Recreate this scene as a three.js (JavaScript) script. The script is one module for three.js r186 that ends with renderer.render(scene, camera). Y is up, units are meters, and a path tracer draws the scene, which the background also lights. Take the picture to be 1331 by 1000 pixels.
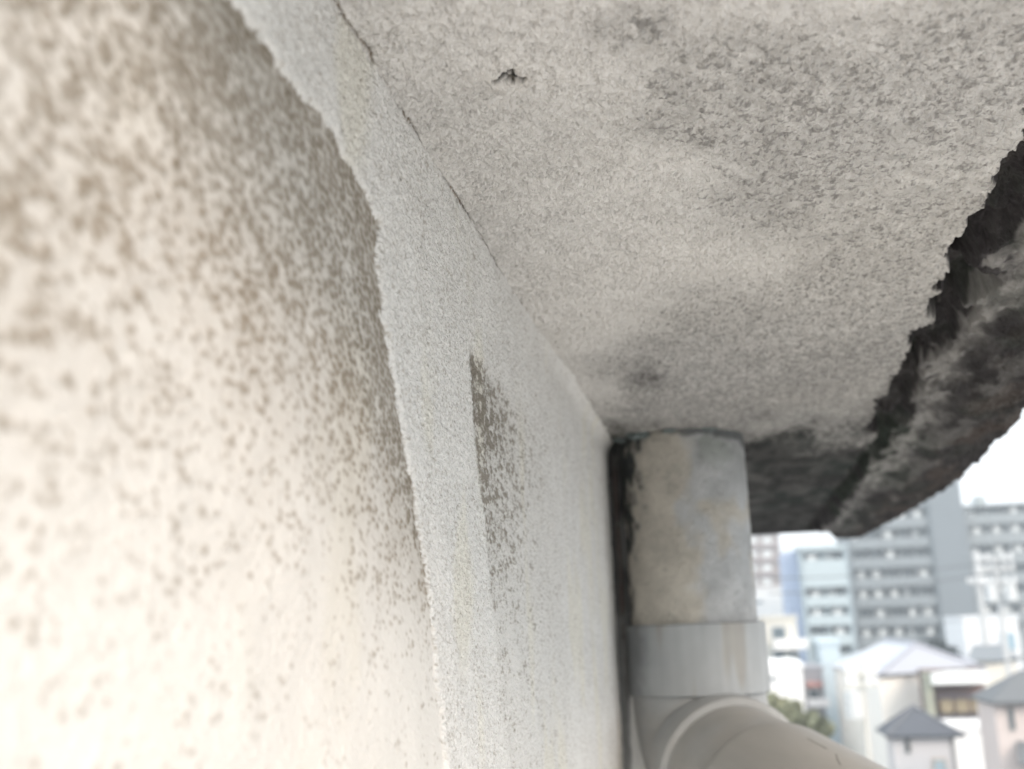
import * as THREE from 'three';
import { mergeGeometries } from 'three/addons/utils/BufferGeometryUtils.js';

// ------------------------------------------------------------------ camera, sky, sun, exposure
const E = 12;                       // eye height above the street
const F = 1400, CX = 665.5, CY = 500;
const scene = new THREE.Scene();
const camera = new THREE.PerspectiveCamera(2 * Math.atan(CY / F) * 180 / Math.PI, 1331 / 1000, 0.02, 3000);
const roll = 0.034, u0 = (932 - CX) / F, v0 = (CY - 808) / F;
{
  const fwd = new THREE.Vector3(u0, v0, -1).normalize();            // the wall's direction, seen from the camera
  const up = new THREE.Vector3(-Math.sin(roll), Math.cos(roll), 0);
  up.z = up.x * u0 + up.y * v0; up.normalize();
  const back = fwd.clone().negate(), right = new THREE.Vector3().crossVectors(up, back);
  const camFromWorld = new THREE.Matrix4().makeBasis(right, up, back);
  camera.quaternion.setFromRotationMatrix(camFromWorld.clone().transpose());
  camera.position.set(0, E, 0);
  camera.updateMatrixWorld(true);
}
camera.focus = 0.48; camera.userData.fStop = 9.6;

const sunDir = new THREE.Vector3(0.55, 0.50, 0.66).normalize();
{
  const W = 512, Hh = 256, d = new Float32Array(W * Hh * 4);
  for (let j = 0; j < Hh; j++) for (let i = 0; i < W; i++) {
    const el = ((j + 0.5) / Hh - 0.5) * Math.PI, az = ((i + 0.5) / W - 0.5) * 2 * Math.PI;
    const x = Math.cos(az) * Math.cos(el), y = Math.sin(el), z = Math.sin(az) * Math.cos(el);
    const c = x * sunDir.x + y * sunDir.y + z * sunDir.z, yy = Math.max(0, y);
    const cloud = 0.80 + 0.20 * yy, glow = 0.75 * Math.exp((c - 1) * 5);
    const o = (j * W + i) * 4;
    d[o] = cloud * 0.94 + glow * 1.06; d[o + 1] = cloud * 0.99 + glow; d[o + 2] = cloud * 1.03 + glow * 0.92; d[o + 3] = 1;
  }
  const t = new THREE.DataTexture(d, W, Hh, THREE.RGBAFormat, THREE.FloatType);
  t.mapping = THREE.EquirectangularReflectionMapping; t.magFilter = THREE.LinearFilter; t.minFilter = THREE.LinearFilter; t.needsUpdate = true;
  scene.background = t; scene.environment = t;
}
const sun = new THREE.DirectionalLight(0xffe4cb, 0.95);
sun.position.copy(sunDir).multiplyScalar(60).add(new THREE.Vector3(0, E, 0)); sun.target.position.set(0, E, 0);
sun.castShadow = true; sun.shadow.radius = 45; sun.shadow.mapSize.set(2048, 2048);
Object.assign(sun.shadow.camera, { left: -60, right: 60, top: 60, bottom: -60, near: 1, far: 260 });
scene.add(sun, sun.target);
const EXPOSURE = 2.05;

// ------------------------------------------------------------------ helpers
let seedState = 20240611;
const rnd = () => { seedState = (seedState + 0x6d2b79f5) | 0; let t = Math.imul(seedState ^ (seedState >>> 15), 1 | seedState); t = (t + Math.imul(t ^ (t >>> 7), 61 | t)) ^ t; return ((t ^ (t >>> 14)) >>> 0) / 4294967296; };
const clamp = (x, a = 0, b = 1) => (x < a ? a : x > b ? b : x);
const sstep = (a, b, x) => { const t = clamp((x - a) / (b - a)); return t * t * (3 - 2 * t); };
const mix = (a, b, t) => a + (b - a) * t;
const hash = (x, y, s = 0) => { let h = Math.imul(x, 374761393) ^ Math.imul(y, 668265263) ^ Math.imul(s, 1274126177); h = Math.imul(h ^ (h >>> 13), 1274126177); h = Math.imul(h ^ (h >>> 16), 2246822519); return ((h ^ (h >>> 15)) >>> 0) / 4294967296; };
function vnoise(x, y, s = 0) {                                      // value noise, 0..1
  const ix = Math.floor(x), iy = Math.floor(y), fx = x - ix, fy = y - iy, ux = fx * fx * (3 - 2 * fx), uy = fy * fy * (3 - 2 * fy);
  return mix(mix(hash(ix, iy, s), hash(ix + 1, iy, s), ux), mix(hash(ix, iy + 1, s), hash(ix + 1, iy + 1, s), ux), uy);
}
function fbm(x, y, s = 0, n = 4) { let a = 0.5, v = 0, t = 0; for (let i = 0; i < n; i++) { v += a * vnoise(x, y, s + i); t += a; a *= 0.5; x = x * 2.03 + 7.1; y = y * 2.03 + 3.7; } return v / t; }
const cell = { d: 0, id: 0, d2: 0 };
function worley(x, y, s = 0) {                                      // nearest and second feature point
  const ix = Math.floor(x), iy = Math.floor(y); let b = 9, b2 = 9, id = 0;
  for (let j = -1; j <= 1; j++) for (let i = -1; i <= 1; i++) {
    const cx = ix + i, cy = iy + j, dx = cx + hash(cx, cy, s) - x, dy = cy + hash(cx, cy, s + 57) - y, d = dx * dx + dy * dy;
    if (d < b) { b2 = b; b = d; id = hash(cx, cy, s + 113); } else if (d < b2) b2 = d;
  }
  cell.d = Math.sqrt(b); cell.d2 = Math.sqrt(b2); cell.id = id; return cell;
}
function polyDist(pts, x, y) {                                      // distance to an open line; .t is where along it
  let best = 1e9, at = 0;
  for (let i = 0; i < pts.length - 1; i++) {
    const ax = pts[i][0], ay = pts[i][1], bx = pts[i + 1][0] - ax, by = pts[i + 1][1] - ay, t = clamp(((x - ax) * bx + (y - ay) * by) / (bx * bx + by * by));
    const dx = ax + bx * t - x, dy = ay + by * t - y, d = dx * dx + dy * dy;
    if (d < best) { best = d; at = i + t; }
  }
  polyDist.t = at / (pts.length - 1); return Math.sqrt(best);
}
function inside(pts, x, y) { let c = false; for (let i = 0, j = pts.length - 1; i < pts.length; j = i++) if ((pts[i][1] > y) !== (pts[j][1] > y) && x < ((pts[j][0] - pts[i][0]) * (y - pts[i][1])) / (pts[j][1] - pts[i][1]) + pts[i][0]) c = !c; return c; }
const lookup = (tab, x) => { if (x <= tab[0][0]) return tab[0][1]; for (let i = 1; i < tab.length; i++) if (x <= tab[i][0]) return mix(tab[i - 1][1], tab[i][1], (x - tab[i - 1][0]) / (tab[i][0] - tab[i - 1][0])); return tab[tab.length - 1][1]; };

// where things measured in the photograph stand in the world
const rayV = new THREE.Vector3();
const ray = (px, py) => rayV.set((px - CX) / F, (CY - py) / F, -1).applyQuaternion(camera.quaternion);
const onDepth = (px, py, s) => { const r = ray(px, py), k = s / -r.z; return [r.x * k, E + r.y * k, -s]; };
const H = 0.2, D = (() => { const r = ray(607.5, 286); return -r.x / r.y * H; })();   // soffit height over the eye, wall distance
const onWall = (px, py) => { const r = ray(px, py), k = D / -r.x; return [-r.z * k, r.y * k]; };          // [depth, height over the eye]
const onSoffit = (px, py) => { const r = ray(px, py), k = H / r.y; return [r.x * k, -r.z * k]; };          // [x, depth]

const names = new Map();
function numbered(n) { const k = names.get(n) ?? 0; names.set(n, k + 1); return k ? n + '_' + String(k).padStart(3, '0') : n; }
function thing(name, label, category, pos = [0, 0, 0], group) {
  const o = new THREE.Group(); o.name = numbered(name); o.position.set(...pos); o.userData = { label, category };
  if (group) o.userData.group = group;
  scene.add(o); return o;
}
function part(name, geo, mat, parent, label) {
  const m = new THREE.Mesh(Array.isArray(geo) ? mergeGeometries(geo.map((g) => (g.index ? g.toNonIndexed() : g))) : geo, mat);
  m.name = name; m.castShadow = m.receiveShadow = true; if (label) m.userData.label = label;
  parent.add(m); return m;
}
const std = (r, g, b, rough = 0.9, extra = {}) => new THREE.MeshStandardMaterial({ color: new THREE.Color().setRGB(r, g, b), roughness: rough, ...extra });
function grainTexture() {                                           // a tile of 40 mm with the finest grain
  const n = 512, d = new Uint8Array(n * n * 4), per = 26, wrap = (v, p) => ((v % p) + p) % p;
  const pn = (x, y, p, q) => { const ix = Math.floor(x), iy = Math.floor(y), fx = x - ix, fy = y - iy, a = fx * fx * (3 - 2 * fx), b = fy * fy * (3 - 2 * fy), h = (i, j) => hash(wrap(i, p), wrap(j, p), q); return mix(mix(h(ix, iy), h(ix + 1, iy), a), mix(h(ix, iy + 1), h(ix + 1, iy + 1), a), b); };
  for (let j = 0; j < n; j++) for (let i = 0; i < n; i++) {
    const x = i / n * per, y = j / n * per, ix = Math.floor(x), iy = Math.floor(y); let best = 9, id = 0;
    for (let b = -1; b <= 1; b++) for (let a = -1; a <= 1; a++) { const cx = wrap(ix + a, per), cy = wrap(iy + b, per), dx = ix + a + hash(cx, cy, 301) - x, dy = iy + b + hash(cx, cy, 302) - y, e = dx * dx + dy * dy; if (e < best) { best = e; id = hash(cx, cy, 303); } }
    const v = 0.45 * Math.max(0, 1 - best * 1.5) * (0.3 + 0.7 * id) + 0.30 * (1 - Math.abs(2 * pn(i / n * 40, j / n * 40, 40, 304) - 1)) + 0.25 * pn(i / n * 90, j / n * 90, 90, 305), o = (j * n + i) * 4;
    d[o] = d[o + 1] = d[o + 2] = clamp(v) * 255; d[o + 3] = 255;
  }
  const t = new THREE.DataTexture(d, n, n); t.wrapS = t.wrapT = THREE.RepeatWrapping; t.magFilter = THREE.LinearFilter; t.minFilter = THREE.LinearMipmapLinearFilter; t.generateMipmaps = true; t.repeat.set(25, 25); t.needsUpdate = true; return t;
}
const grainMap = grainTexture();
const coat = new THREE.MeshStandardMaterial({ color: 0xffffff, roughness: 0.93, vertexColors: true, bumpMap: grainMap, bumpScale: 0.0012 });
const smoothCoat = new THREE.MeshStandardMaterial({ color: 0xffffff, roughness: 0.93, vertexColors: true });
const plastic = new THREE.MeshStandardMaterial({ color: 0xffffff, roughness: 0.6, vertexColors: true });
const box = (x0, x1, y0, y1, z0, z1) => new THREE.BoxGeometry(x1 - x0, y1 - y0, z1 - z0).translate((x0 + x1) / 2, (y0 + y1) / 2, (z0 + z1) / 2);

// a dense sheet of nu x nv points; fn(i, j, out) gives x, y, z, r, g, b and the class of the point; one mesh for each class
function sheet(nu, nv, fn, flip = false) {
  const n = nu * nv, pos = new Float32Array(n * 3), col = new Float32Array(n * 3), cls = new Uint8Array(n), uv = new Float32Array(n * 2), o = { x: 0, y: 0, z: 0, r: 0, g: 0, b: 0, c: 0, u: 0, v: 0 };
  for (let j = 0, k = 0; j < nv; j++) for (let i = 0; i < nu; i++, k++) {
    fn(i, j, o); uv[k * 2] = o.u; uv[k * 2 + 1] = o.v; pos[k * 3] = o.x; pos[k * 3 + 1] = o.y; pos[k * 3 + 2] = o.z; col[k * 3] = o.r; col[k * 3 + 1] = o.g; col[k * 3 + 2] = o.b; cls[k] = o.c;
  }
  const idx = new Uint32Array((nu - 1) * (nv - 1) * 6); let q = 0;
  for (let j = 0; j < nv - 1; j++) for (let i = 0; i < nu - 1; i++) {
    const a = j * nu + i, b = a + 1, c = a + nu, d = c + 1;
    if (flip) { idx[q++] = a; idx[q++] = c; idx[q++] = b; idx[q++] = b; idx[q++] = c; idx[q++] = d; } else { idx[q++] = a; idx[q++] = b; idx[q++] = c; idx[q++] = b; idx[q++] = d; idx[q++] = c; }
  }
  const full = new THREE.BufferGeometry(); full.setAttribute('position', new THREE.BufferAttribute(pos, 3)); full.setIndex(new THREE.BufferAttribute(idx, 1)); full.computeVertexNormals();
  const nor = full.attributes.normal.array, kinds = [...new Set(cls)].sort(), out = {};
  for (const kind of kinds) {
    const map = new Int32Array(n).fill(-1), vs = []; const ix = [];
    for (let t = 0; t < idx.length; t += 3) {
      if (cls[idx[t]] !== kind) continue;
      for (let e = 0; e < 3; e++) { const v = idx[t + e]; if (map[v] < 0) { map[v] = vs.length; vs.push(v); } ix.push(map[v]); }
    }
    const g = new THREE.BufferGeometry(), P = new Float32Array(vs.length * 3), N = new Float32Array(vs.length * 3), C = new Float32Array(vs.length * 3), U = new Float32Array(vs.length * 2);
    vs.forEach((v, i) => { U[i * 2] = uv[v * 2]; U[i * 2 + 1] = uv[v * 2 + 1]; for (let c = 0; c < 3; c++) { P[i * 3 + c] = pos[v * 3 + c]; N[i * 3 + c] = nor[v * 3 + c]; C[i * 3 + c] = col[v * 3 + c]; } });
    g.setAttribute('position', new THREE.BufferAttribute(P, 3)); g.setAttribute('normal', new THREE.BufferAttribute(N, 3)); g.setAttribute('color', new THREE.BufferAttribute(C, 3));
    g.setAttribute('uv', new THREE.BufferAttribute(U, 2)); g.setIndex(ix); out[kind] = g;
  }
  return out;
}

// ------------------------------------------------------------------ the stucco wall beside the camera
const wall = thing('stucco_wall', 'white stucco wall with brown speckled grime and a cleaner repainted strip, close up', 'wall', [0, 0, 0]);
const JOINT = onWall(787, 590)[0];                                  // where the pilaster begins
{
  const edgePx = [[270, -40], [290, 0], [340, 60], [385, 120], [425, 165], [465, 240], [490, 287], [486, 340], [495, 420], [510, 500], [525, 590], [538, 660], [550, 740], [558, 820], [566, 900], [580, 1060]];
  const edge = edgePx.map((p) => onWall(...p)); edge.unshift([0.05, edge[1][1]]);
  const panel = [...edge, [0.05, -0.6]];
  const edge2 = [[605, 456], [608, 500], [612, 560], [618, 620], [625, 680], [632, 760], [640, 850], [648, 940], [655, 1040]].map((p) => onWall(...p));
  const stain2 = [[596, 450], [606, 454], [628, 470], [652, 510], [676, 555], [696, 600], [712, 660], [722, 740], [730, 860], [735, 1040], [655, 1040], [640, 850], [625, 680], [612, 560]].map((p) => onWall(...p));
  const core = [[603, 454], [614, 460], [634, 490], [654, 530], [672, 572], [684, 622], [680, 668], [655, 690], [636, 690], [626, 690], [618, 620], [610, 540]].map((p) => onWall(...p));
  const hair = [[551, 262], [543, 280], [545, 300], [541, 322], [543, 345]].map((p) => onWall(...p));
  const S0 = 0.13, S1 = JOINT, NS = 860, Y0 = -0.17, Y1 = H + 0.004, NY = 610;
  const g = sheet(NS, NY, (i, j, o) => {
    const s = S0 * Math.pow(S1 / S0, i / (NS - 1)), h = Y0 + (Y1 - Y0) * (j / (NY - 1));
    const wx = (vnoise(s * 300, h * 300, 5) - 0.5) * 0.5, wy = (vnoise(s * 300, h * 300, 6) - 0.5) * 0.5;
    const big = fbm(s * 14, h * 14, 11, 3), mid = fbm(s * 55, h * 55, 21, 3);
    const rag = (fbm(s * 130, h * 130, 31, 3) - 0.5) * 0.007 + (vnoise(s * 520, h * 520, 35) - 0.5) * 0.0022;
    const d1 = polyDist(edge, s, h) * (inside(panel, s, h) ? -1 : 1) + rag;      // below 0: the old panel
    const old = d1 < 0;
    const w1 = worley(s / (old ? 0.0035 : 0.0037) + wx, h / (old ? 0.0021 : 0.0026) + wy, 1), r1 = w1.d, id1 = w1.id, g1 = w1.d2 - w1.d;
    const w2 = worley(s / 0.0013 + wx, h / 0.0013 + wy, 2), r2 = w2.d, id2 = w2.id;
    const b1 = Math.max(0, 1 - r1 * r1 * 1.5) * (0.35 + 0.65 * id1), b2 = Math.max(0, 1 - r2 * r2 * 1.6) * id2;
    let hgt, pit = 0;
    if (old) hgt = 0.00055 * b1 + 0.00025 * b2 + 0.0010 * (mid - 0.5);
    else {
      hgt = 0.00095 * b1 + 0.00085 * b2 + 0.0014 * (mid - 0.5);
      pit = sstep(0.72, 0.88, id2) * sstep(0.60, 0.25, r2) * sstep(0.36, 0.60, fbm(s * 60, h * 60, 41, 2) + 0.06);
      hgt -= 0.0009 * pit;
      hgt += 0.0013 * sstep(0, 0.0022, d1);
    }
    // old grime: grains that hold brown algae
    let dirtShade = 0, dark = 0;
    if (old) {
      const near = Math.exp(d1 / 0.022), nearer = Math.exp(d1 / 0.05);
      const height = sstep(-0.015, 0.105, h + 0.045 * (big - 0.5) - (s - 0.2) * 0.02);
      let dens = 0.24 + 0.44 * height + 0.50 * nearer * sstep(-0.05, 0.08, h) + 0.30 * near * sstep(-0.02, 0.07, h);
      dens *= sstep(-0.11, 0.04, h) * 0.85 + 0.15; dens = dens * (0.88 + 0.24 * big) + 0.07 * sstep(-0.12, 0.02, h);
      const val = 0.46 * id1 + 0.46 * fbm(s * 160, h * 270, 51, 3) + 0.14 * fbm(s * 60, h * 60, 55, 2);
      dirtShade = sstep(0.79 - dens * 0.50, 1.12 - dens * 0.50, val + 0.16 * sstep(0.6, 0.1, r1) - 0.05) * (0.30 + 0.38 * sstep(0.8, 0.1, r1)) + 0.46 * sstep(0.2, 0.85, dens) * (0.15 + 0.9 * fbm(s * 130, h * 130, 57, 3));
      dark = sstep(0.72, 1.05, dens) * 0.45;
    } else {
      const i2 = inside(stain2, s, h), dl = s - lookup(edge2.map((p) => [-p[1], p[0]]), -h);
      if (dl > -0.004 + rag * 0.4 && (i2 || dl < 0.25)) {
        const far = i2 ? 0 : polyDist(stain2, s, h);
        const fc = inside(core, s, h) ? 0 : polyDist(core, s, h), dens = sstep(core[0][1] + 0.010, core[0][1] - 0.006, h) * ((0.62 + 0.36 * sstep(0.05, 0.11, h)) * Math.exp(-fc / 0.045) * (1 - 0.6 * sstep(0.0, 0.14, dl)) + 0.27 * Math.exp(-far / 0.03)) * (0.75 + 0.5 * big);
        const val = 0.34 * id1 + 0.22 * id2 + 0.5 * fbm(s * 120, h * 250, 61, 3);
        dirtShade = (sstep(0.88 - dens * 0.40, 0.99 - dens * 0.40, val + 0.20 * (0.5 - r2)) * 0.66 + 0.22 * dens) * sstep(-0.004, 0.001, dl + rag * 0.4);
        dark = 0.55 * dens;
        hgt -= 0.0008 * sstep(0, 0.002, dl) * sstep(0.5, 0.9, dens);
      }
      dirtShade = Math.max(dirtShade, pit * 0.66, 0.28 * sstep(0.16, 0.02, g1) * sstep(0.45, 0.7, vnoise(s * 330, h * 330, 43)));  // shade of pits and creases put into the colour, with some dirt
    }
    const hc = polyDist(hair, s, h), hk = sstep(0.0007, 0.0002, hc + (vnoise(s * 700, h * 700, 65) - 0.5) * 0.0007) * (old ? 0 : 1); hgt -= 0.0012 * hk; dirtShade = Math.max(dirtShade, 0.6 * hk);
    const speck = id1 > 0.985 && r1 < 0.35 && !old ? 0.5 : 0; dirtShade = Math.max(dirtShade, speck);
    const yel = sstep(0.58, 0.75, fbm(s * 22 + 3, h * 9, 71, 3)) * (old ? 0.3 : 0.5);
    const tone = 0.95 + 0.08 * (mid - 0.5) + 0.06 * (big - 0.5);
    let r = 0.775 * tone, gg = (0.75 - 0.02 * yel) * tone, b = (0.71 - 0.09 * yel) * tone;
    if (!old) { r = 0.86 * tone; gg = (0.848 - 0.02 * yel) * tone; b = (0.822 - 0.11 * yel) * tone; }
    r = mix(r, mix(0.29, 0.17, dark), dirtShade); gg = mix(gg, mix(0.242, 0.155, dark), dirtShade); b = mix(b, mix(0.188, 0.125, dark), dirtShade);
    // bottom of the cove, where the wall meets the soffit, is rounded
    const cove = sstep(0.55, 1.0, s) * 0.010 * Math.pow(sstep(H - 0.022, H + 0.004, h), 2);
    o.x = -D + hgt + cove + 0.0016 * (big - 0.5); o.y = E + h; o.z = -s; o.r = r; o.g = gg; o.b = b; o.c = old ? 0 : 1; o.u = s; o.v = h;
  });
  part('old_stucco', g[0], smoothCoat, wall, 'older stucco area speckled with brown algae');
  part('repair_coat', g[1], coat, wall, 'cleaner repainted strip with a ragged edge');
  part('wall_body', [box(-D - 0.22, -D - 0.006, 0, E + H + 0.1, -1.8, 2.2), box(-D - 0.006, -D, 0, E - 0.17, -1.8, 2.2), box(-D - 0.006, -D, E - 0.17, E + H + 0.1, -0.13, 2.2)], std(0.78, 0.765, 0.735), wall);
  // the pilaster behind the pipe: a dark mouldy face towards the camera
  const W = 0.075, NX = 150, NV = 520, PY0 = -0.36;
  const pg = sheet(NX, NV, (i, j, o) => {
    const u = i / (NX - 1) * W, h = PY0 + (H - PY0) * j / (NV - 1);
    const n = fbm(u * 90, h * 40, 81, 4), n2 = fbm(u * 30 + 4, h * 12, 85, 3), w1 = worley(u / 0.0024, h / 0.0024, 83);
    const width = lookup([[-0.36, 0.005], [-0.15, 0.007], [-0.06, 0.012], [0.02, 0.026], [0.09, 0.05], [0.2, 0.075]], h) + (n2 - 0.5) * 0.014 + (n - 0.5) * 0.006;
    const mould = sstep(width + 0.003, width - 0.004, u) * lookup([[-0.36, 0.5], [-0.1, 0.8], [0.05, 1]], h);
    const rust = sstep(0.0035, 0.0012, Math.abs(u - (0.0095 + 0.05 * Math.max(0, 0.1 - h) * 0.08))) * sstep(0.19, 0.15, h) * sstep(-0.12, 0.02, h) * sstep(0.25, 0.5, fbm(h * 45, u * 40, 89, 3));
    const grey = 0.78 + 0.1 * (n - 0.5);
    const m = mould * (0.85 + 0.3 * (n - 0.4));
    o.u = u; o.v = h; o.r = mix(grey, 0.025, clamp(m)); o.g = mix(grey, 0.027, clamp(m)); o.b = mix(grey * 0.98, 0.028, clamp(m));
    o.r = mix(o.r, 0.12, rust * 0.7); o.g = mix(o.g, 0.085, rust * 0.7); o.b = mix(o.b, 0.075, rust * 0.7);
    const bulge = 0.006 * rust, round = 0.012 * Math.pow(clamp((u - W + 0.012) / 0.012), 2);
    o.x = -D + u; o.y = E + h; o.z = -JOINT + 0.0008 * (1 - w1.d) + 0.003 * (n2 - 0.5) + bulge - round; o.c = 0;
  });
  part('pilaster', [pg[0]], coat, wall, 'narrow mould-blackened face beside the pipe');
  part('pilaster_side', box(-D - 0.004, -D + W, 0, E + H, -1.78, -JOINT - 0.013), std(0.68, 0.68, 0.66), wall);
}

// ------------------------------------------------------------------ the eave overhead
const eave = thing('roof_eave', 'stained white plaster eave with a broken blackened outer edge overhead', 'eave', [0, 0, 0]);
const DEEP = onSoffit(1025, 691)[1];
{
  const breakPx = [[1400, 30], [1331, 150], [1300, 205], [1280, 235], [1262, 285], [1243, 318], [1222, 365], [1205, 410], [1185, 440], [1160, 485], [1140, 525], [1130, 572], [1112, 602], [1095, 625], [1075, 650], [1062, 668]];
  const brk = breakPx.map((p) => onSoffit(...p)).map(([x, s]) => [s, x]); brk.unshift([0.2, brk[0][1] - 0.004]);
  const ridge = [[1400, 170], [1331, 290], [1290, 350], [1255, 400], [1215, 470], [1190, 530], [1165, 570], [1130, 615], [1100, 655], [1085, 675]].map((p) => onSoffit(...p)).map(([x, s]) => [s, x]); ridge.unshift([0.2, ridge[0][1]]);
  const lipH = 0.020;
  const outerPx = [[1400, 470], [1331, 533], [1290, 575], [1245, 622], [1215, 642], [1180, 663], [1140, 686], [1105, 705]];
  const outer = outerPx.map((p) => { const r = ray(...p), k = (H - lipH) / r.y; return [-r.z * k, r.x * k]; }); outer.unshift([0.2, outer[0][1]]);
  const gauss = (px, py, rx, ry, a) => { const c = onSoffit(px, py), ex = onSoffit(px + rx, py), ey = onSoffit(px, py + ry); return [c[0], c[1], Math.abs(ex[0] - c[0]), Math.abs(ey[1] - c[1]), a]; };
  const blots = [gauss(925, 125, 55, 45, 0.75), gauss(880, 150, 45, 25, 0.4), gauss(1010, 130, 60, 50, 0.42), gauss(820, 25, 70, 28, 0.5), gauss(1000, 30, 80, 40, 0.25), gauss(960, 250, 90, 45, 0.38), gauss(1060, 230, 70, 60, 0.28), gauss(930, 395, 80, 35, 0.30), gauss(895, 480, 70, 40, 0.33),
    gauss(960, 535, 130, 40, 0.8), gauss(1085, 500, 70, 75, 1.1), gauss(1040, 550, 110, 34, 1.4), gauss(1115, 465, 45, 60, 0.8), gauss(1150, 420, 45, 50, 0.25), gauss(1060, 570, 110, 22, 0.9), gauss(860, 570, 50, 14, 0.6), gauss(1220, 350, 60, 70, 0.15), gauss(1240, 100, 90, 90, 0.2)];
  const crack = []; for (let k = 0; k <= 40; k++) { const q = 0.29 + 0.0125 * k; crack.push([-D + 0.0016 + 0.0055 * (fbm(q * 40, 2, 149, 4) - 0.45), q]); }
  const NX = 620, NS = 1400, S0 = 0.25, NEAR = 0.11, S1 = DEEP, XA = -D - 0.003;
  const dead = [[643, 97], [652, 94], [658, 91], [663, 85], [667, 92], [673, 95], [679, 97], [672, 95], [668, 100], [664, 93], [656, 98]].map((p) => onSoffit(...p)), rightEnd = Math.max(...outer.map((p) => p[1]));
  const g = sheet(NX, NS, (i, j, o) => {
    const s = S0 * Math.pow(S1 / S0, j / (NS - 1)), xo = lookup(outer, s) + (fbm(s * 30, 0, 7, 3) - 0.5) * 0.006 + (vnoise(s * 160, 0, 8) - 0.5) * 0.002;
    const x = XA + (xo - XA) * (i / (NX - 1));
    const warpX = (vnoise(x * 210, s * 210, 3) - 0.5) * 1.1, warpY = (vnoise(x * 210, s * 210, 4) - 0.5) * 1.1;
    const w1 = worley(x / 0.0038 + warpX, s / 0.0034 + warpY, 9), r1 = w1.d, id1 = w1.id;
    const w2 = worley(x / 0.0016 + warpX, s / 0.0013 + warpY, 10), r2 = w2.d, id2 = w2.id;
    const big = fbm(x * 12, s * 12, 91, 3), mid = fbm(x * 60, s * 60, 95, 3), fine = fbm(x * 260, s * 320, 99, 3);
    const rag = (fbm(x * 28, s * 28, 102, 2) - 0.5) * 0.022 + (fbm(x * 90, s * 70, 101, 3) - 0.5) * 0.009 + (vnoise(x * 380, s * 380, 105) - 0.5) * 0.0014;
    const dB = lookup(brk, s) - x + rag;                             // above 0: still coated
    const ridged = 1 - Math.abs(2 * fbm(x * 330 + warpX * 0.6, s * 380 + warpY * 0.6, 97, 2) - 1), crease = sstep(0.20, 0.02, w1.d2 - w1.d) * sstep(0.35, 0.62, vnoise(x * 240, s * 240, 98));
    let hang = 0.0015 * ridged + 0.0017 * Math.max(0, 1 - r1 * r1 * 1.3) * (0.4 + 0.6 * id1) + 0.00045 * (1 - Math.abs(2 * fine - 1)) + 0.00018 * Math.max(0, 1 - r2 * 1.3) + 0.0030 * (mid - 0.5) * 0.5 + 0.003 * (big - 0.5) - 0.0007 * crease;
    let r, gg, b;
    if (dB > 0) {
      o.c = 0;
      let m = 0;
      for (const q of blots) { const dx = (x - q[0]) / q[2], dy = (s - q[1]) / q[3], e = dx * dx + dy * dy; if (e < 9) m += q[4] * Math.exp(-e * 0.7); }
      m = m * (0.45 + 1.1 * fbm(x * 22, s * 22, 111, 4)) + 0.22 * sstep(0.45, 0.75, fbm(x * 8, s * 8, 112, 3));
      m = 1.35 * m * m / (0.16 + m * m); m += 0.55 * Math.exp(-dB / 0.008) * sstep(0.42, 0.7, fbm(x * 40, s * 25, 115, 3)) * sstep(0.6, 1.3, s);
      const back = sstep(0.84, 1.50, s + 0.75 * (fbm(x * 22, s * 7, 117, 5) - 0.48) + 0.30 * (fbm(x * 260, s * 120, 118, 3) - 0.5) + 0.8 * Math.max(0, -x - 0.02)); m = Math.min(m, 0.77 + 0.17 * sstep(0.6, 1.1, s)); m = Math.min(0.95, m + 0.75 * Math.exp(-dB / 0.045) * sstep(0.62, 1.1, s) * (0.35 + 0.9 * fbm(x * 40, s * 16, 119, 3))); const blots0 = m; m = blots0 * (1 - back) + back * 1.25;
      const val = 0.22 * id1 + 0.20 * id2 + 0.62 * fbm(x * 620, s * 480, 121, 3);
      let dirtShade = sstep(0.80 - m * 0.46, 1.08 - m * 0.46, val + 0.12 * ridged - 0.08) * 0.72; dirtShade = Math.max(dirtShade, sstep(0.80, 1.2, m));
      const veil = clamp(m * 0.62) * (0.2 + 0.9 * fbm(x * 230, s * 150, 113, 3)), pit = sstep(0.86, 0.97, id2) * sstep(0.55, 0.2, r2) * 0.4;
      hang -= 0.0006 * pit;
      dirtShade = Math.max(dirtShade, pit * 0.6, veil, crease * 0.38, 0.28 * sstep(0.42, 0.85, 1 - ridged) * sstep(0.3, 0.6, mid));  // hollows and creases tinted darker: relief shade in the colour beside real dirt
      const tone = 0.96 + 0.10 * (mid - 0.5) + 0.08 * (big - 0.5), warm = fbm(x * 5 + 1, s * 5, 125, 2);
      r = 0.795 * tone; gg = (0.772 + 0.02 * (0.5 - warm)) * tone; b = (0.742 - 0.06 * (warm - 0.5)) * tone;
      const green = sstep(0.5, 0.7, fbm(x * 9, s * 6, 131, 2)) * sstep(0.8, 1.2, s);
      const deepm = sstep(0.6, 1.25, m) * (0.72 + 0.28 * sstep(0.35, 0.6, fbm(x * 60, s * 22, 135, 4)));
      r = mix(r, mix(0.15, mix(0.019, 0.015, green), deepm), dirtShade); gg = mix(gg, mix(0.143, mix(0.019, 0.021, green), deepm), dirtShade); b = mix(b, mix(0.135, 0.019, deepm), dirtShade);
      const pale = back * sstep(0.56, 0.76, fbm(x * 26, s * 8 + x * 6, 133, 4)) * 0.03; r += pale; gg += pale * 0.97; b += pale * 0.92;
      // the crack that runs beside the wall
      const dc = polyDist(crack, x, s), ct = polyDist.t, wd = (0.00045 + 0.00035 * vnoise(s * 200, 1, 141)) * sstep(0.85, 0.40, ct) * sstep(0.0, 0.3, vnoise(s * 90, 4, 143) + 0.7 * (1 - ct));
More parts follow.
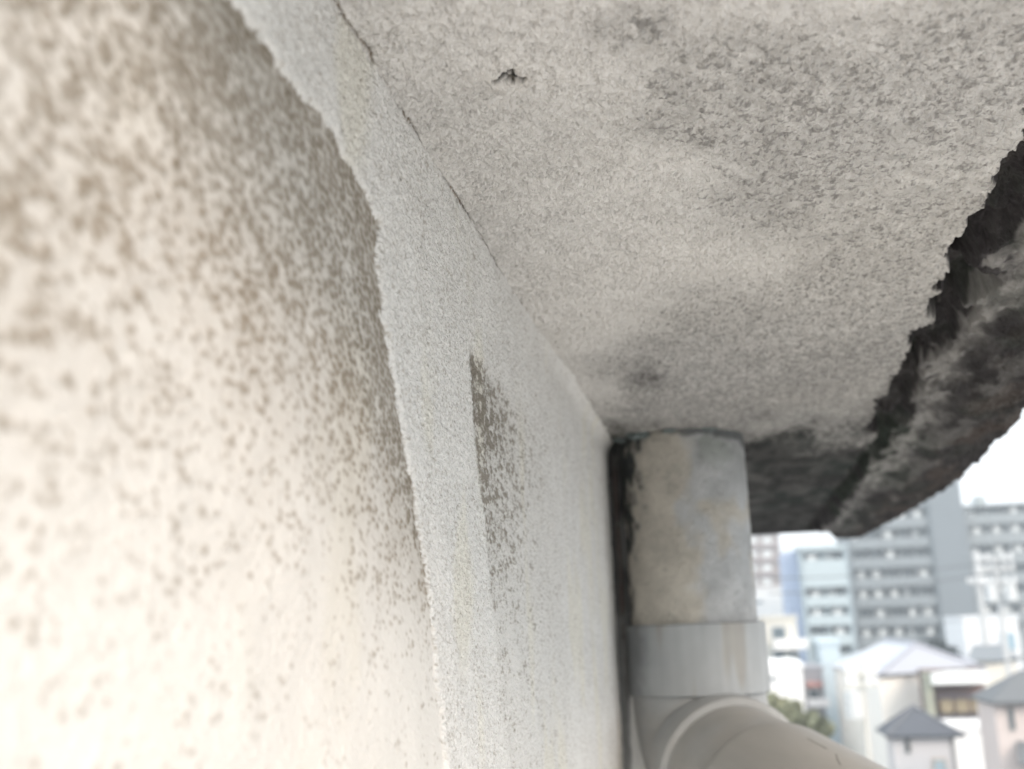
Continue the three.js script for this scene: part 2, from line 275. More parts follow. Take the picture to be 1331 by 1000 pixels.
      const ck = wd < 1e-5 ? 0 : sstep(wd, wd * 0.3, dc + (vnoise(x * 900, s * 900, 145) - 0.5) * 0.0006); hang -= 0.0015 * ck; hang += 0.0012 * sstep(0.006, 0.0, x - crack[0][0]) * 0;
      r *= 1 - 0.62 * ck; gg *= 1 - 0.68 * ck; b *= 1 - 0.74 * ck;
      const dk = polyDist(dead, x, s), cm = sstep(0.0018, 0.0004, dk + (vnoise(x * 800, s * 800, 147) - 0.5) * 0.003); hang -= 0.002 * cm; r = mix(r, 0.03, cm); gg = mix(gg, 0.032, cm); b = mix(b, 0.03, cm);
      const halo = 0.25 * Math.exp(-dk / 0.006) * sstep(0.45, 0.6, val); r = mix(r, 0.42, halo); gg = mix(gg, 0.34, halo); b = mix(b, 0.25, halo);
      hang += 0.0014 * Math.exp(-dB / 0.004) * (id1 - 0.2);
    } else {
      o.c = 1;
      const xr = lookup(ridge, s) + (fbm(s * 24, x * 60, 151, 4) - 0.5) * 0.04 + (vnoise(s * 110, x * 90, 152) - 0.5) * 0.003, t = clamp(-dB / Math.max(0.01, xr - lookup(brk, s)));      // 0 at the break, 1 at the ridge
      const v = clamp((x - xr) / Math.max(0.02, xo - xr));                                                                                   // 0 at the ridge, 1 at the lip
      const rough = fbm(x * 110, s * 40, 155, 4), patch = fbm(x * 30, s * 7, 157, 3);
      const gutter = -0.018 * sstep(0, 0.12, t) * (1 - sstep(0.35, 1.05, t)) * (0.7 + 0.7 * patch);
      hang += gutter + 0.004 * sstep(0.6, 1.1, t) + 0.009 * (rough - 0.5) + 0.002 * (fbm(x * 300, s * 150, 156, 2) - 0.5) + (v > 0 ? (lipH - 0.004) * sstep(0, 0.55, v) : 0) + 0.0012 * (1 - r2) * sstep(0.4, 0.7, v);
      const onRidge = (0.55 + 0.45 * sstep(0.4, 0.6, rough)) * Math.exp(-Math.pow((x - xr - 0.006) / 0.012, 2)) * sstep(-0.002, 0.001, x - xr + 0.002) * sstep(0.22, 0.44, patch + 0.18 * (rough - 0.5) + 0.12);
      const spill = sstep(0.55, 0.68, fbm(x * 55, s * 13, 161, 4)) * 0.30 * (1 - sstep(0.5, 0.75, v)) * sstep(-0.004, 0.004, x - xr) + 0.10 * sstep(0.5, 0.7, fbm(x * 80, s * 24, 162, 3));
      const pale = clamp(Math.max(onRidge * 1.0, spill)), moss = sstep(0.5, 0.62, fbm(x * 24, s * 8, 165, 3)) * (1 - v);
      const grain = 0.75 + 0.6 * (id2 - 0.4) + 0.5 * (rough - 0.5);
      r = mix(0.034, 0.024, moss) * grain; gg = mix(0.030, 0.032, moss) * grain; b = mix(0.032, 0.024, moss) * grain;
      const brown = sstep(0.5, 0.66, fbm(x * 44, s * 12, 167, 4)) * sstep(0.3, 0.6, v + 0.6 * (1 - t) * sstep(0.1, 0.3, t)); r = mix(r, 0.07, brown * 0.7); gg = mix(gg, 0.054, brown * 0.7); b = mix(b, 0.047, brown * 0.7);
      const p = pale * (0.7 + 0.5 * (fine - 0.3)); r = mix(r, 0.36, p); gg = mix(gg, 0.35, p); b = mix(b, 0.335, p);
      const fleck = sstep(0.90, 0.97, id2) * sstep(0.5, 0.2, r2) * sstep(0.35, 0.6, v) * 0.5; r = mix(r, 0.3, fleck); gg = mix(gg, 0.29, fleck); b = mix(b, 0.28, fleck);
    }
    o.x = x; o.y = E + H - hang; o.z = -s; o.u = x; o.v = s; o.r = r; o.g = gg; o.b = b;
  }, true);
  part('soffit_coating', g[0], coat, eave, 'rough white plaster underside with grey mould patches');
  part('broken_edge', g[1], coat, eave, 'bare blackened concrete where the coating has broken away');
  // the outer upright face of the eave and the slab above
  const fg = sheet(40, 500, (i, j, o) => {
    const s = S0 * Math.pow(S1 / S0, j / 499), t = i / 39, xo = lookup(outer, s) + (fbm(s * 30, 0, 7, 3) - 0.5) * 0.006 + (vnoise(s * 160, 0, 8) - 0.5) * 0.002;
    const n = fbm(t * 6, s * 50, 171, 3); o.x = xo + 0.004 * Math.sqrt(clamp(t * 4)) + (n - 0.5) * 0.002 * t; o.y = E + H - 0.018 + 0.16 * t * t + 0.02 * t; o.z = -s; o.c = 0;
    const k = 0.05 + 0.06 * n; o.r = k; o.g = k * 0.97; o.b = k * 0.93;
  });
  part('fascia', fg[0], coat, eave, 'dirty grey outer face');
  const XO = outer.map((p) => p[1]);
  part('slab', [box(-D - 0.2, 0.24, E + H + 0.022, E + H + 0.16, -S1 + 0.002, -NEAR), box(-D - 0.2, XO[1], E + H, E + H + 0.022, -S0, -NEAR)], std(0.5, 0.49, 0.46), eave);
  part('slab_end', box(-D - 0.2, 0.262, E + H - 0.002, E + H + 0.16, -S1 - 0.03, -S1 + 0.001), std(0.05, 0.05, 0.048), eave);
}

// ------------------------------------------------------------------ the rain pipe
const pipe = thing('rain_pipe', 'grey rainwater pipe with collar and elbow under the eave', 'drainpipe', [0, 0, 0]);
{
  const PX = -0.024, PZ = -1.19, R = 0.0665;
  const pvc = plastic;
  function tube(c0, r, y0, y1, nu, nv, fn) {
    return sheet(nu + 1, nv, (i, j, o) => {
      const a = i / nu * Math.PI * 2, y = mix(y0, y1, j / (nv - 1)); o.k = 0; fn(a, y, o);
      const rr = r + (o.k || 0); o.x = c0[0] + rr * Math.cos(a); o.z = c0[1] + rr * Math.sin(a); o.y = E + y; o.c = 0;
    }, true)[0];
  }
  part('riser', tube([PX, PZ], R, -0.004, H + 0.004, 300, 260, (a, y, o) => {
    const f = Math.atan2(Math.sin(a), Math.cos(a)), u = f * R, n = fbm(u * 60, y * 60, 201, 4), n2 = fbm(u * 18 + 9, y * 14, 205, 3), n3 = fbm(u * 300, y * 300, 209, 3);
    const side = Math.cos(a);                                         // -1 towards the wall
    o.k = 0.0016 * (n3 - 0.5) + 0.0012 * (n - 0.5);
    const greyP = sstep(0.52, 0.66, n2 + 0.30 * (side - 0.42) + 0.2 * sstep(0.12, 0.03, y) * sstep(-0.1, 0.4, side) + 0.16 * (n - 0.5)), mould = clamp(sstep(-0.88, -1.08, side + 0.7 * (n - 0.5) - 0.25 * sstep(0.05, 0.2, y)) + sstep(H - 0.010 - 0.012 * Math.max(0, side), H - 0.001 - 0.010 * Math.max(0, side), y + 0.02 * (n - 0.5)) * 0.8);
    const green = sstep(0.56, 0.66, fbm(u * 30, y * 30, 211, 3)) * sstep(0.14, 0.19, y);
    let r = mix(0.58, 0.47, greyP), g = mix(0.545, 0.48, greyP), b = mix(0.48, 0.485, greyP);
    const k = 0.86 + 0.5 * (n - 0.5) + 0.25 * (n3 - 0.5); r *= k; g *= k; b *= k;
    r = mix(r, 0.22, green * 0.6); g = mix(g, 0.25, green * 0.6); b = mix(b, 0.22, green * 0.6);
    const dot = sstep(0.68, 0.74, n3) * 0.3; r *= 1 - dot; g *= 1 - dot; b *= 1 - dot;
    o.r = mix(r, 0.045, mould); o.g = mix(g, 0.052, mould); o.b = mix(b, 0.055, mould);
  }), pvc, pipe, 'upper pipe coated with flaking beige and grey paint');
  const streak = (a, y, o) => {
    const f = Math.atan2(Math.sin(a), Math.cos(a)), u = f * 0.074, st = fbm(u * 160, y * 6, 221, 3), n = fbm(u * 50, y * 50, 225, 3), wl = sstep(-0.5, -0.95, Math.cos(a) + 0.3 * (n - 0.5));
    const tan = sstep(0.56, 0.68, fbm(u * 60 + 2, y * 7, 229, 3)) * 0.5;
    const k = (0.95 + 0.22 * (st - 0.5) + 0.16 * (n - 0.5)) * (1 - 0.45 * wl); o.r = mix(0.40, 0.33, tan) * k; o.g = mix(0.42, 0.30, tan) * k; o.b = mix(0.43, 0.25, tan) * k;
  };
  const ringProfile = (y, y0, y1, rad) => { const e = Math.min(y - y0, y1 - y); return e < rad ? -(rad - Math.sqrt(Math.max(0, rad * rad - (rad - e) * (rad - e)))) : 0; };
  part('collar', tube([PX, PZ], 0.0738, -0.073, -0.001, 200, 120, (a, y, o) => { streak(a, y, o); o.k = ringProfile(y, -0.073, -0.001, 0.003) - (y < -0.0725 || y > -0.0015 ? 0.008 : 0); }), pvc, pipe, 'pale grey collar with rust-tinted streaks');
  // the elbow: down from the collar and round towards the viewer
  const AX = -0.136, BR = 0.066, dir = new THREE.Vector3(0.37, -0.155, 0.92).normalize();
  const top = new THREE.Vector3(PX, E - 0.068, PZ), c1 = new THREE.Vector3(PX, E + AX, PZ);
  const swept = (pts, radii, nu, nv, colour) => {
    const curve = new THREE.CatmullRomCurve3(pts, false, 'centripetal'), fr = curve.computeFrenetFrames(nv - 1, false);
    return sheet(nu + 1, nv, (i, j, o) => {
      const t = j / (nv - 1), a = i / nu * Math.PI * 2, p = curve.getPointAt(t), r = lookup(radii, t), N = fr.normals[j], B = fr.binormals[j];
      o.c = 0; colour(a, t, o, p); const c = Math.cos(a) * r, s = Math.sin(a) * r; o.x = p.x + N.x * c + B.x * s; o.y = p.y + N.y * c + B.y * s; o.z = p.z + N.z * c + B.z * s;
    })[0];
  };
  const pvcCol = (warm) => (a, t, o) => {
    const n = fbm(a * 4, t * 9, 241, 3), n2 = fbm(a * 1.3 + 5, t * 4, 245, 3), n3 = fbm(a * 25, t * 60, 247, 2), k = 0.93 + 0.18 * (n - 0.5) + 0.08 * (n3 - 0.5), w = clamp(warm + (n2 - 0.5) * 0.8) ;
    o.r = mix(0.40, 0.42, w) * k; o.g = mix(0.415, 0.40, w) * k; o.b = mix(0.42, 0.365, w) * k;
  };
  const bendPts = []; for (let q = 0; q <= 8; q++) { const f = q / 8 * Math.PI / 2; bendPts.push(new THREE.Vector3(PX, c1.y + BR * (1 - Math.sin(f)), PZ).addScaledVector(dir, BR * (1 - Math.cos(f)))); }
  const end = bendPts[8].clone();
  part('elbow', swept([top, ...bendPts], [[0, 0.069], [1, 0.070]], 120, 90, pvcCol(0.15)), pvc, pipe);
  const at = (k) => end.clone().addScaledVector(dir, k);
  part('socket_ring', swept([at(-0.022), at(-0.02), at(0.0), at(0.016), at(0.018), at(0.0185)], [[0, 0.066], [0.06, 0.0765], [0.5, 0.0772], [0.9, 0.0772], [0.97, 0.0765], [1, 0.070]], 160, 40, pvcCol(0.1)), pvc, pipe, 'raised rim of the elbow socket');
  part('branch_pipe', swept([at(0.0), at(0.1), at(0.2)], [[0, 0.0705], [1, 0.0705]], 160, 60, pvcCol(0.55)), pvc, pipe, 'branch pipe running towards the viewer');
  const B0 = 0.10;
  part('branch_socket', swept([at(B0), at(B0 + 0.004), at(B0 + 0.05), at(B0 + 0.5), at(B0 + 1.1), at(B0 + 1.101)], [[0, 0.0712], [0.004, 0.0748], [0.01, 0.0755], [0.999, 0.0755], [1, 0.002]], 160, 200, pvcCol(0.75)), pvc, pipe, 'wider socket near the frame edge');
  // dried sealant where the pipe enters the soffit
  part('sealant', [[2.25, 1.0], [1.75, 0.45], [1.1, 0.5], [2.75, 0.6]].map(([a, z], k) => { const g = new THREE.SphereGeometry(0.010 * z, 24, 16).scale(1.5, 0.55, 1); const p = g.attributes.position; for (let i = 0; i < p.count; i++) { const n = 1 + 0.9 * (vnoise(p.getX(i) * 500 + k * 9, p.getY(i) * 500 + p.getZ(i) * 300, 251) - 0.5); p.setXYZ(i, p.getX(i) * n, p.getY(i) * n, p.getZ(i) * n); } g.computeVertexNormals(); return g.translate(PX + Math.cos(a) * (R + 0.002), E + H - 0.003, PZ + Math.sin(a) * (R + 0.002)); }), std(0.17, 0.20, 0.20), pipe, 'lump of old grey green sealant');
  // hairline scratches on the socket, laid on its surface
  scene.updateMatrixWorld(true);
  const caster = new THREE.Raycaster(), targets = pipe.children.filter((m) => /^branch/.test(m.name));
  for (const line of [[[1050, 960], [1058, 965], [1066, 969], [1075, 974]], [[1087, 981], [1089, 988], [1093, 995]]]) {
    const pts = []; for (const [a, b] of line) { caster.set(camera.position, ray(a, b).clone().normalize()); const hit = caster.intersectObjects(targets, false)[0]; if (hit) pts.push(hit.point); }
    if (pts.length > 1) { const g = new THREE.TubeGeometry(new THREE.CatmullRomCurve3(pts), 24, 0.0003, 6); part('scratch', g, std(0.06, 0.055, 0.05), pipe); }
  }
}

// ------------------------------------------------------------------ floor that the viewer stands on, street, far buildings
const terrace = thing('terrace', 'pale concrete terrace below the wall and eave', 'terrace', [0, 0, 0]);
part('deck', box(-D, 3.4, E - 1.75, E - 1.6, -2.2, 3.2), std(0.60, 0.59, 0.57), terrace);
const ground = new THREE.Mesh(new THREE.PlaneGeometry(1400, 1400).rotateX(-Math.PI / 2), std(0.24, 0.24, 0.24)); ground.name = 'ground'; ground.userData.kind = 'structure'; ground.receiveShadow = true; scene.add(ground);

// BG0
const B = (px, py, s) => new THREE.Vector3(...onDepth(px, py, s));
const hazy = (r, g, b, rough = 0.9) => std(r, g, b, rough);
const glassM = std(0.10, 0.13, 0.15, 0.12), curtainM = std(0.72, 0.76, 0.77, 0.5), frameM = std(0.55, 0.57, 0.58, 0.5);
function face(points, thick = 0.12) {                               // a roof plane with thickness, from its corners
  const n = points.length, nrm = new THREE.Vector3().crossVectors(points[1].clone().sub(points[0]), points[2].clone().sub(points[0])).normalize(); if (nrm.y < 0) nrm.negate();
  const lo = points.map((p) => p.clone().addScaledVector(nrm, -thick)), v = [], tri = (a, b, c) => v.push(a.x, a.y, a.z, b.x, b.y, b.z, c.x, c.y, c.z);
  for (let i = 1; i < n - 1; i++) { tri(points[0], points[i], points[i + 1]); tri(lo[0], lo[i + 1], lo[i]); }
  for (let i = 0; i < n; i++) { const j = (i + 1) % n; tri(points[i], lo[i], points[j]); tri(points[j], lo[i], lo[j]); }
  const g = new THREE.BufferGeometry(); g.setAttribute('position', new THREE.Float32BufferAttribute(v, 3)); g.computeVertexNormals(); return g;
}
function prism(foot, y0, y1) {                                      // upright walls over a footprint of [x, z]
  const sh = new THREE.Shape(foot.map(([x, z]) => new THREE.Vector2(x, -z)));
  const g = new THREE.ExtrudeGeometry(sh, { depth: y1 - y0, bevelEnabled: false }); g.rotateX(-Math.PI / 2); g.translate(0, y0, 0); g.deleteAttribute('uv'); return g;
}
const strip = (g) => { g.deleteAttribute('uv'); return g; };
const bx = (...a) => strip(box(...a));

// a block of flats with open balconies; floors are the pixel rows of the dark recesses
function flats(name, label, px0, px1, ym, top, s, floorRows, bays, m, opts = {}) {
  const xm = (px0 + px1) / 2, x0 = B(px0, ym, s).x, x1 = B(px1, ym, s).x, yt = B(xm, top, s).y, t = thing(name, label, 'apartment block', [(x0 + x1) / 2, 0, -s]);
  const w = x1 - x0, hx = w / 2, rec = 1.4, gap = opts.gap ?? 1.25, ys = floorRows.map((r) => B(xm, r, s).y);
  part('wall', [bx(-hx, hx, 0, yt, -14, -rec), bx(-hx, -hx + 0.35, 0, yt, -rec, 0), bx(hx - 0.35, hx, 0, yt, -rec, 0)], m.wall, t);
  let above = yt;
  const bands = [...ys, ys[ys.length - 1] - (ys[0] - ys[1]) ];
  ys.forEach((y, k) => {
    const o1 = y + gap / 2, o0 = y - gap / 2;
    if (above - o1 > 0.1) part('balcony', bx(-hx + 0.351, hx - 0.351, o1, above, -0.16, 0.12), m.band, t);
    part('floor_slab', bx(-hx + 0.351, hx - 0.351, o0 - 1.2, o0 - 1.05, -rec + 0.001, -0.161), m.band, t);
    const bw = (w - 0.7) / bays;
    for (let b = 0; b < bays; b++) {
      if (b) part('partition', bx(-hx + 0.35 + b * bw - 0.06, -hx + 0.35 + b * bw + 0.06, o0 - 1.049, o1, -rec + 0.001, -0.17), m.band, t);
      const c = -hx + 0.35 + (b + 0.5) * bw, ww = bw * (0.5 + 0.25 * rnd()), win = part('window', bx(c - ww / 2, c + ww / 2, o0 - 1.04, o1 - 0.15, -rec + 0.002, -rec + 0.07), frameM, t);
      const bright = rnd() < (opts.bright ?? 0.4);
      part('pane', bx(c - ww / 2 + 0.07, c - 0.03, o0 - 0.96, o1 - 0.23, -rec + 0.06, -rec + 0.085), rnd() < 0.5 ? glassM : curtainM, win);
      part('pane', bx(c + 0.03, c + ww / 2 - 0.07, o0 - 0.96, o1 - 0.23, -rec + 0.06, -rec + 0.085), bright ? curtainM : glassM, win);
      if (bright) part('laundry', bx(c - bw * 0.18, c + bw * 0.14, o0 - 0.25, o1 - 0.42, -0.5, -0.46), m.cloth ?? curtainM, t);
    }
    above = o0;
  });
  part('balcony', bx(-hx + 0.351, hx - 0.351, 0, above, -0.16, 0.12), m.band, t);
  part('roof', bx(-hx - 0.15, hx + 0.15, yt, yt + 0.35, -14.1, 0.2), m.band, t);
  return { t, hx, yt, s };
}
// flat-fronted building with rows of plain windows
function block(name, label, px0, px1, ym, top, s, deep, m, wins = [], cat = 'building') {
  const xm = (px0 + px1) / 2, x0 = B(px0, ym, s).x, x1 = B(px1, ym, s).x, yt = B(xm, top, s).y, t = thing(name, label, cat, [(x0 + x1) / 2, 0, -s]), hx = (x1 - x0) / 2;
  part('wall', bx(-hx, hx, 0, yt, -deep, 0), m, t);
  for (const [a, b, c, d, mat] of wins) {
    const p = B(a, (c + d) / 2, s), q = B(b, (c + d) / 2, s), wx0 = p.x - t.position.x, wx1 = q.x - t.position.x, wy1 = B((a + b) / 2, c, s).y, wy0 = B((a + b) / 2, d, s).y;
    const f = part('window', bx(wx0, wx1, wy0, wy1, 0.002, 0.08), frameM, t); part('pane', bx(wx0 + 0.08, wx1 - 0.08, wy0 + 0.08, wy1 - 0.08, 0.07, 0.1), mat ?? glassM, f);
  }
  part('roof', [bx(-hx - 0.1, hx + 0.1, yt, yt + 0.25, -deep - 0.1, 0.1)], m, t);
  return { t, hx, yt, s };
}

// --- the row of tall blocks
const greyWall = hazy(0.19, 0.22, 0.24), greyBand = hazy(0.225, 0.255, 0.275), greyTower = hazy(0.18, 0.208, 0.232);
const mid = flats('apartment_block', 'grey apartment block with long balconies and a blank side tower, tallest in view', 1106, 1216, 740, 600, 150, [616, 642, 667.5, 693, 718.5, 744, 769.5, 795, 820, 846, 872], 5, { wall: greyWall, band: greyBand }, { bright: 0.4 });
{
  const w = B(1260, 740, 150).x - B(1216, 740, 150).x, yt = B(1236, 585, 150).y;
  part('stair_tower', bx(mid.hx + 0.001, mid.hx + w, 0, yt, -10, 0.5), greyTower, mid.t, 'blank tower without windows');
}
const paleWall = hazy(0.36, 0.435, 0.475), paleBand = hazy(0.43, 0.51, 0.545);
const pale = flats('apartment_block', 'slim pale blue apartment block standing left of the tall grey block', 1043, 1106, 770, 713, 130, [722, 769, 794, 819, 845, 870, 895], 2, { wall: paleWall, band: paleBand }, { bright: 0.5, gap: 1.0 });
part('side_wall', bx(-pale.hx - 1.6, -pale.hx - 0.001, 0, pale.yt, -12, -3), hazy(0.42, 0.50, 0.66), pale.t, 'bluish side wing');
const right = flats('apartment_block', 'grey apartment block at the far right with a small box on its roof', 1262, 1372, 740, 657, 165, [661, 685.5, 712, 738, 764, 790, 816], 4, { wall: hazy(0.24, 0.27, 0.29), band: hazy(0.28, 0.315, 0.335) }, { bright: 0.5 });
{ const a = B(1272, 650, 165).x - right.t.position.x, b = B(1284, 650, 165).x - right.t.position.x; part('roof_box', bx(a, b, right.yt + 0.35, right.yt + 1.7, -4, -1), hazy(0.40, 0.45, 0.46), right.t); }
{
  const brownW = hazy(0.30, 0.26, 0.255), wins = [];
  for (const y of [685, 703, 721, 739, 757]) for (const x of [978, 997]) wins.push([x - 6, x + 6, y - 5, y + 4, curtainM]);
  const b = block('brick_building', 'brownish building with rows of pale windows seen just right of the pipe', 955, 1015, 730, 655, 220, 14, brownW, wins);
  for (const y of [694, 712, 730, 748]) { const h = B(990, y, 220).y; part('ledge', bx(-b.hx, b.hx, h - 0.3, h + 0.3, 0.001, 0.5), hazy(0.25, 0.21, 0.21), b.t); }
}
block('white_building', 'bright white plain building below the brownish one', 962, 1019, 785, 766, 150, 10, hazy(0.86, 0.86, 0.85), [[972, 992, 781, 785, glassM]]);
block('tan_building', 'narrow tan and brown building edge beside the white one', 1018, 1030, 785, 762, 170, 10, hazy(0.46, 0.36, 0.28));

// --- houses in the middle distance
{
  const h = block('beige_house', 'beige house with a white balcony, close behind the pipe collar', 992, 1037, 830, 805, 80, 8, hazy(0.58, 0.57, 0.52), [[1003, 1022, 814, 832, glassM], [1027, 1034, 846, 860, glassM], [1004, 1020, 846, 860, glassM]], 'house');
  const p = B(1006, 838, 80), q = B(1050, 838, 80), y1 = B(1028, 831, 80).y, y0 = B(1028, 844, 80).y; part('balcony', bx(p.x - h.t.position.x, q.x - h.t.position.x, y0, y1, 0.002, 1.1), hazy(0.85, 0.85, 0.84), h.t);
}
block('white_house', 'plain white house behind the green bushes', 985, 1046, 910, 869, 62, 8, hazy(0.86, 0.87, 0.87), [[1000, 1010, 878, 886, glassM]], 'house');
{
  const h = block('small_shop', 'low dark grey building with a reddish awning between white and pale blue walls', 1046, 1072, 910, 872, 70, 6, hazy(0.26, 0.27, 0.30), [[1050, 1066, 896, 910, glassM]]);
  const a = B(1048, 891, 70).x - h.t.position.x, b = B(1068, 891, 70).x - h.t.position.x, y = B(1058, 892, 70).y; part('awning', bx(a, b, y, y + 0.25, 0.002, 0.8), hazy(0.42, 0.22, 0.2), h.t);
  const y1 = B(1058, 908, 70).y; part('canopy', bx(a, b + 0.3, y1 - 0.45, y1, 0.101, 0.9), hazy(0.75, 0.75, 0.77), h.t);
}
block('pale_blue_building', 'narrow pale blue panelled building beside the big hipped roof', 1072, 1097, 900, 838, 75, 7, hazy(0.54, 0.64, 0.70), [[1084, 1096, 862, 870, std(0.62, 0.3, 0.3)], [1086, 1096, 874, 880, curtainM]]);
{
  // the big house with a pale hipped roof
  const eY = E - 2.85, P = (px, py, s, y) => { const p = B(px, py, s); if (y !== undefined) p.y = y; return p; };
  const apex = P(1190, 837, 60), back = P(1149, 822, 68); back.y = apex.y + 0.05;
  const fl = P(1138, 870, 57, eY), fr = P(1281, 868, 61, eY), bl = P(1078, 860, 70, eY), br = P(1262, 850, 74, eY);
  const t = thing('hipped_house', 'big white house with pale metal hipped roof and timber balcony', 'house', [0, 0, 0]);
  const roofM = hazy(0.38, 0.40, 0.45, 0.6), roofL = hazy(0.50, 0.53, 0.57, 0.6);
  const roof = part('roof', face([fl, fr, apex]), roofM, t, 'pale lilac grey metal roof');
  part('roof_plane', face([bl, fl, apex, back]), roofL, roof); part('roof_plane', face([fr, br, back, apex]), roofM, roof); part('roof_plane', face([br, bl, back]), roofL, roof);
  for (const [a, b] of [[apex, fl], [apex, back], [apex, fr]]) part('ridge_cap', strip(new THREE.TubeGeometry(new THREE.LineCurve3(a, b), 1, 0.11, 8)), hazy(0.36, 0.38, 0.44), roof);
  const inset = (p, c, k) => [mix(p.x, c.x, k), mix(p.z, c.z, k)], ctr = fl.clone().add(fr).add(bl).add(br).multiplyScalar(0.25);
  part('wall', prism([inset(fl, ctr, 0.06), inset(fr, ctr, 0.06), inset(br, ctr, 0.06), inset(bl, ctr, 0.06)], 0, eY - 0.14), hazy(0.83, 0.82, 0.78), t);
  // the balcony wing at its right
  const s = 55, X = (px, py) => B(px, py, s).x, Y = (px, py) => B(px, py, s).y;
  const w = part('balcony_wing', bx(X(1211, 905), X(1290, 905), Y(1250, 1020), Y(1250, 872), -s - 3, -s - 1.3), hazy(0.20, 0.14, 0.13), t, 'dark timber balcony wing');
  part('awning', bx(X(1211, 880), X(1282, 880), Y(1246, 889), Y(1246, 874), -s - 1.3, -s + 0.15), hazy(0.80, 0.84, 0.84), w);
  for (let k = 0; k < 3; k++) part('shutter', bx(X(1224 + k * 20, 917), X(1240 + k * 20, 917), Y(1250, 927), Y(1250, 909), -s - 0.2, -s - 0.14), hazy(0.25, 0.21, 0.14), w);
  part('rail', [bx(X(1218, 905), X(1288, 905), Y(1250, 908), Y(1250, 903), -s - 0.25, -s), bx(X(1220, 930), X(1290, 930), Y(1250, 936), Y(1250, 930), -s - 1.3, -s)], hazy(0.07, 0.06, 0.07), w);
  part('side_post', bx(X(1207, 905), X(1216, 905), Y(1212, 940), Y(1212, 874), -s - 1.3, -s - 0.3), hazy(0.36, 0.37, 0.30), w);
}
{
  // the small house with a grey hip roof
  const s = 46, X = (px) => B(px, 955, s).x, eY = B(1200, 957, s).y, t = thing('small_hip_house', 'small white house with dark grey pyramid roof', 'house', [0, 0, 0]);
  const x0 = X(1152), x1 = X(1254), dz = (x1 - x0) * 0.9, a = new THREE.Vector3(X(1198), B(1196, 917, s + 1.6).y, -s - dz / 2);
  const c = [[x0, -s], [x1, -s], [x1, -s - dz], [x0, -s - dz]].map(([x, z]) => new THREE.Vector3(x, eY, z)), rm = hazy(0.10, 0.11, 0.13);
  const roof = part('roof', face([c[0], c[1], a]), rm, t, 'dark grey tiled roof');
  for (let k = 1; k < 4; k++) part('roof_plane', face([c[k], c[(k + 1) % 4], a]), rm, roof);
  for (let k = 0; k < 4; k++) part('ridge_cap', strip(new THREE.TubeGeometry(new THREE.LineCurve3(a, c[k]), 1, 0.07, 6)), hazy(0.16, 0.17, 0.19), roof);
  part('wall', bx(X(1162), X(1236), 0, eY - 0.05, -s - dz + 0.3, -s - 0.35), hazy(0.66, 0.65, 0.66), t);
  const f = part('window', bx(X(1176), X(1184), B(1180, 981, s).y, B(1180, 961, s).y, -s - 0.348, -s - 0.28), frameM, t); part('pane', bx(X(1177), X(1183), B(1180, 980, s).y, B(1180, 962, s).y, -s - 0.29, -s - 0.27), std(0.03, 0.035, 0.04, 0.2), f);
  const f2 = part('window', bx(X(1210), X(1228), B(1220, 1010, s).y, B(1220, 988, s).y, -s - 0.348, -s - 0.28), hazy(0.5, 0.4, 0.3), t); part('pane', bx(X(1211.5), X(1226.5), B(1220, 1009, s).y, B(1220, 990, s).y, -s - 0.29, -s - 0.27), std(0.4, 0.5, 0.55, 0.2), f2);
  part('side_wall', bx(X(1237), X(1244), 0, eY - 0.06, -s - 2, -s - 0.6), hazy(0.30, 0.31, 0.32), t);
}
block('white_annex', 'bright white low building at the bottom right beside the small hip house', 1238, 1296, 980, 950, 52, 6, hazy(0.84, 0.85, 0.85));
{
  const s = 40, X = (px) => B(px, 940, s).x, eY = B(1310, 913, s).y, t = thing('tiled_house', 'pinkish beige house with grey tiled roof at the right edge', 'house', [0, 0, 0]);
  const x0 = X(1292), x1 = X(1450), rm = hazy(0.15, 0.16, 0.17), yr = B(1345, 868, s + 3).y, A = (x, y, z) => new THREE.Vector3(x, y, z);
  const r1 = A(X(1352), yr, -s - 1.6), r2 = A(X(1430), yr, -s - 1.6);
  const roof = part('roof', face([A(x0, eY, -s), A(x1, eY, -s), r2, r1]), rm, t, 'grey tiled roof');
  part('roof_plane', face([A(x0, eY, -s - 3.2), A(x0, eY, -s), r1]), rm, roof); part('roof_plane', face([A(x1, eY, -s - 3.2), A(x0, eY, -s - 3.2), r1, r2]), rm, roof);
  part('wall', bx(X(1299), x1 - 0.4, 0, eY - 0.05, -s - 3, -s - 0.4), hazy(0.60, 0.54, 0.52), t);
  const f = part('window', bx(X(1316), X(1323), B(1318, 951, s).y, B(1318, 921, s).y, -s - 0.398, -s - 0.33), hazy(0.3, 0.3, 0.3), t); part('pane', bx(X(1317), X(1322), B(1318, 950, s).y, B(1318, 922, s).y, -s - 0.34, -s - 0.31), glassM, f);
  const ly = B(1320, 988, s).y; part('lower_roof', face([A(X(1308), ly, -s + 0.9), A(x1, ly, -s + 0.9), A(x1, ly + 0.55, -s - 0.39), A(X(1322), ly + 0.55, -s - 0.39)], 0.08), rm, t);
}
block('distant_white_house', 'white building beyond the dark grey roof, right of the big hipped roof', 1254, 1325, 825, 804, 100, 8, hazy(0.76, 0.79, 0.82), [[1300, 1320, 822, 846, std(0.25, 0.4, 0.5, 0.3)]]);
{
  const s = 82, X = (px) => B(px, 858, s).x, eY = B(1295, 858, s).y, yr = B(1295, 838, s + 2).y, A = (x, y, z) => new THREE.Vector3(x, y, z), t = thing('grey_roof_house', 'cream house with a low dark grey roof in front of the distant white building', 'house', [0, 0, 0]);
  part('roof', face([A(X(1256), eY, -s), A(X(1328), eY, -s), A(X(1318), yr, -s - 3), A(X(1280), yr, -s - 3)]), hazy(0.20, 0.22, 0.24), t);
  part('wall', bx(X(1268), X(1322), 0, eY - 0.05, -s - 5, -s - 0.3), hazy(0.72, 0.70, 0.63), t);
}

